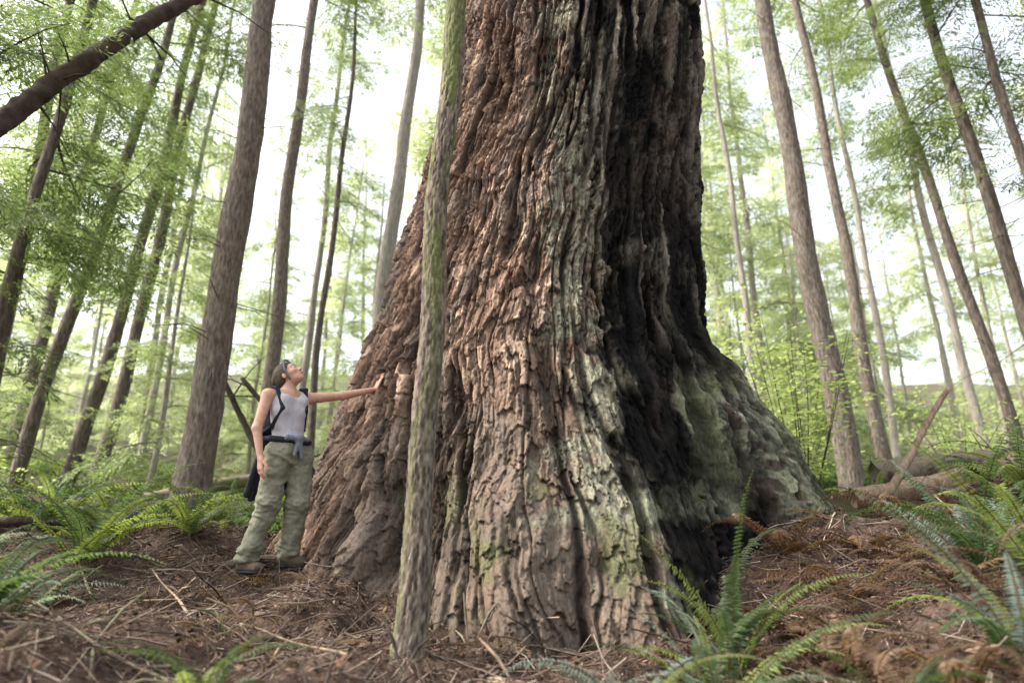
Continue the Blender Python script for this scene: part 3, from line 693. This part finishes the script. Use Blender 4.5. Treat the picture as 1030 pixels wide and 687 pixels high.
pants=[ell(pel+[0,0,-.01],(.125,.162,.125),Rt,.05),cone(pel+[0,0,-.02],pel+[0,0,.08],.115,.10,.05)]
for hp_,k_,a_ in ((hipR,kR,aR),(hipL,kL,aL)):
    pants+=[cone(hp_,k_,.100,.074,.04),cone(k_,a_+[0,0,-.005],.077,.062,.03)]
    mdl=hp_*.35+k_*.65;o_=-Lw if hp_ is hipR else Lw
    pants.append(ell(mdl+o_*.055+[0,0,.02],(.06,.035,.085),Rt,.015))
def cutp(P,d): return np.maximum(d,np.maximum(P[:,2]-1.0,.075-P[:,2]))
V,F,Nn=sdfmesh(pants,.006,post=cutp)
zf=.7+1.2*np.exp(-((V[:,2]-.14)/.08)**2)+.9*np.exp(-((V[:,2]-.48)/.08)**2)+.7*np.exp(-((V[:,2]-.82)/.06)**2)
wr=(1-np.abs(2*fbm(V[:,0]*6+V[:,2]*7,V[:,1]*6-V[:,2]*3,V[:,2]*9,3,8)-1)*2.2);V=V+Nn*(wr*.012*zf)[:,None]
wr=(1-np.abs(2*fbm(V[:,0]*9-V[:,2]*6,V[:,1]*9,V[:,2]*13,2,28)-1)*2.2);V=V+Nn*(wr*.007*zf)[:,None]
wr=fbm(V[:,0]*14,V[:,1]*14,V[:,2]*11,3,18)-.5;V=V+Nn*(wr*.028)[:,None]
mk('cargo_trousers',V,F,[M_pant],parent=woman)
for nm_,a_,fd in (('shoe_right',aR,un((.86,-.5,0))),('shoe_left',aL,un((.93,-.32,0)))):
    sd=np.cross(UP,fd);Rs=np.array([fd,sd,UP]);a0=a_.copy()
    zb=float(g(OX+a_[0],OY+a_[1]))-OZ+.035
    pr=[cone([a0[0],a0[1],a0[2]+.03],[a0[0]-fd[0]*.02,a0[1]-fd[1]*.02,zb+.045],.048,.045,.03),
        cone(np.array([a0[0],a0[1],zb+.05])-fd*.03,np.array([a0[0],a0[1],zb+.038])+fd*.13,.046,.038,.03),
        ell(np.array([a0[0],a0[1],zb+.035])+fd*.12,(.065,.045,.035),Rs,.02)]
    def cs_(P,d,zb=zb): return np.maximum(d,zb-P[:,2])
    V,F,_=sdfmesh(pr,.006,post=cs_);mk(nm_,V,F,[M_shoe],parent=woman)
    so=[ell(np.array([a0[0],a0[1],zb+.006])+fd*.05,(.145,.050,.018),Rs,.01)]
    V,F,_=sdfmesh(so,.006);mk(nm_+'_sole',V,F,[M_blk],parent=woman)
hr_=[ell(hp(-.022,0,.036),(.103,.086,.094),Hm,.02),ell(hp(-.115,0,.045),(.035,.04,.04),Hm,.02),ell(hp(-.06,0,-.02),(.055,.07,.05),Hm,.03)]
def cuth(P,d):
    q=(P-hc)@Hm.T
    return np.maximum(d,q[:,0]-(.035+.75*(q[:,2]-.02)*(q[:,2]>.02)-.9*np.maximum(0,.03-q[:,2])))
V,F,Nn=sdfmesh(hr_,.0045,post=cuth);q=(V-hc)@Hm.T
V=V+Nn*(.006*(vn(q[:,1]*90,q[:,2]*25,q[:,0]*25,3)-.5))[:,None]
mk('hair',V,F,[M_hair],parent=woman)
th=np.linspace(0,2*np.pi,41)
bp=[hp(.030+.03*math.sin(a),.089*math.cos(a),.025+.098*math.sin(a)) for a in th[:-1]]
bd=[cone(bp[i],bp[(i+1)%40],.008,.008,.004) for i in range(40)]
V,F,_=sdfmesh(bd,.005);mk('headband',V,F,[M_gry],parent=woman)
for s in (1,-1):
    V,F,_=sdfmesh([ell(hp(.078,s*.031,.012),(.013,.014,.010),Hm,.003)],.003);mk('eye',V,F,[M_eye],parent=woman)
    V,F,_=sdfmesh([ell(hp(.089,s*.031,.012),(.004,.006,.006),Hm,.003)],.002);mk('iris',V,F,[M_iris],parent=woman)
    V,F,_=sdfmesh([cone(hp(.091,s*.018,.034),hp(.080,s*.046,.034),.003,.002,.003)],.002);mk('eyebrow',V,F,[M_hair],parent=woman)
V,F,_=sdfmesh([ell(hp(.0935,0,-.050),(.009,.021,.0045),Hm,.004),ell(hp(.0915,0,-.061),(.009,.018,.006),Hm,.004)],.002);mk('lips',V,F,[M_lip],parent=woman)
bk=che-Fw*.19+[0,0,-.02]
pk=[ell(bk+[0,0,.06],(.085,.13,.13),Rt,.05),ell(bk+[0,0,-.10],(.095,.14,.13),Rt,.05),ell(bk-Fw*.05+[0,0,-.08],(.06,.1,.09),Rt,.02)]
V,F,Nn=sdfmesh(pk,.008);V=V+Nn*(.014*(fbm(V[:,0]*14,V[:,1]*14,V[:,2]*14,3,2)-.5))[:,None]
mk('backpack',V,F,[M_blk],parent=woman)
stp=[]
for s,sh_ in ((-1,shR),(1,shL)):
    c_=sh_*.72+nb_*.28
    pts=[bk+Lw*s*.08+[0,0,.15],c_+[0,0,.055]-Fw*.03,c_+[0,0,.045]+Fw*.045,che+Lw*s*.10+Fw*.10+[0,0,.02],che+Lw*s*.135+Fw*.02+[0,0,-.12],bk+Lw*s*.12+[0,0,-.14]]
    for i in range(5): stp.append(cone(pts[i],pts[i+1],.0165,.0165,.01))
V,F,_=sdfmesh(stp,.006);mk('backpack_straps',V,F,[M_blk],parent=woman)
jk=[];wc=pel+[0,0,.085]
ring=[wc+Fw*.118*math.cos(a)+Lw*.152*math.sin(a)+UP*(-.02*math.cos(a)) for a in np.linspace(0,2*np.pi,25)[:-1]]
for i in range(24): jk.append(cone(ring[i],ring[(i+1)%24],.022,.022,.02))
for u_ in np.linspace(-1,1,8):
    a0=wc-Fw*(.13-.02*u_*u_)+Lw*.15*u_;jk.append(cone(a0,a0-UP*(.48-.1*abs(u_+.4))-Fw*.085-Lw*.06+Lw*.015*math.sin(u_*9),.030,.022,.03))
V,F,Nn=sdfmesh(jk,.007);V=V+Nn*(.018*(fbm(V[:,0]*16,V[:,1]*16,V[:,2]*7,3,6)-.5))[:,None]
mk('tied_jacket',V,F,[M_blk],parent=woman)
kn_=[ell(wc+Fw*.15,(.028,.035,.03),Rt,.02),cone(wc+Fw*.15,wc+Fw*.155+Lw*.03-UP*.15,.022,.014,.02),cone(wc+Fw*.15,wc+Fw*.15-Lw*.03-UP*.13,.022,.014,.02),
     cone(wc+Fw*.13+Lw*.08,wc+Fw*.15,.02,.02,.02),cone(wc+Fw*.13-Lw*.09,wc+Fw*.15,.024,.02,.02)]
V,F,_=sdfmesh(kn_,.006);mk('jacket_sleeve_knot',V,F,[M_gry],parent=woman)
print('woman',time.time()-T0)
# ------------------------------------------------------------------ camera, light
cam=bpy.data.cameras.new('camera');co=bpy.data.objects.new('camera',cam);sc.collection.objects.link(co)
cam.lens=24;cam.sensor_width=36;cam.clip_start=.05;cam.clip_end=1000
co.location=(0,0,0);co.rotation_euler=(math.radians(107),0,0);sc.camera=co
cam.dof.use_dof=True;cam.dof.focus_distance=5.2;cam.dof.aperture_fstop=1.1
el=math.radians(46);azs=math.radians(-94)
dirs=Vector((math.sin(azs)*math.cos(el),math.cos(azs)*math.cos(el),math.sin(el)))
sl=bpy.data.lights.new('sun','SUN');sl.energy=5;sl.angle=math.radians(.5);sl.color=(1,.94,.84)
so=bpy.data.objects.new('sun',sl);sc.collection.objects.link(so);so.rotation_euler=dirs.to_track_quat('Z','Y').to_euler()
w=bpy.data.worlds.new('World');sc.world=w;w.use_nodes=True;nt=w.node_tree
sk=nt.nodes.new('ShaderNodeTexSky');sk.sky_type='NISHITA';sk.sun_disc=False;sk.sun_elevation=el;sk.sun_rotation=azs%(2*math.pi)
sk.air_density=1.5;sk.dust_density=5;sk.ozone_density=.6
hs=nt.nodes.new('ShaderNodeHueSaturation');hs.inputs['Saturation'].default_value=.3;hs.inputs['Value'].default_value=3.3
nt.links.new(sk.outputs[0],hs.inputs['Color']);bg=nt.nodes['Background'];nt.links.new(hs.outputs[0],bg.inputs[0]);bg.inputs[1].default_value=.15
sc.view_settings.view_transform='Standard';sc.view_settings.look='None';sc.view_settings.exposure=0
print('done',time.time()-T0)
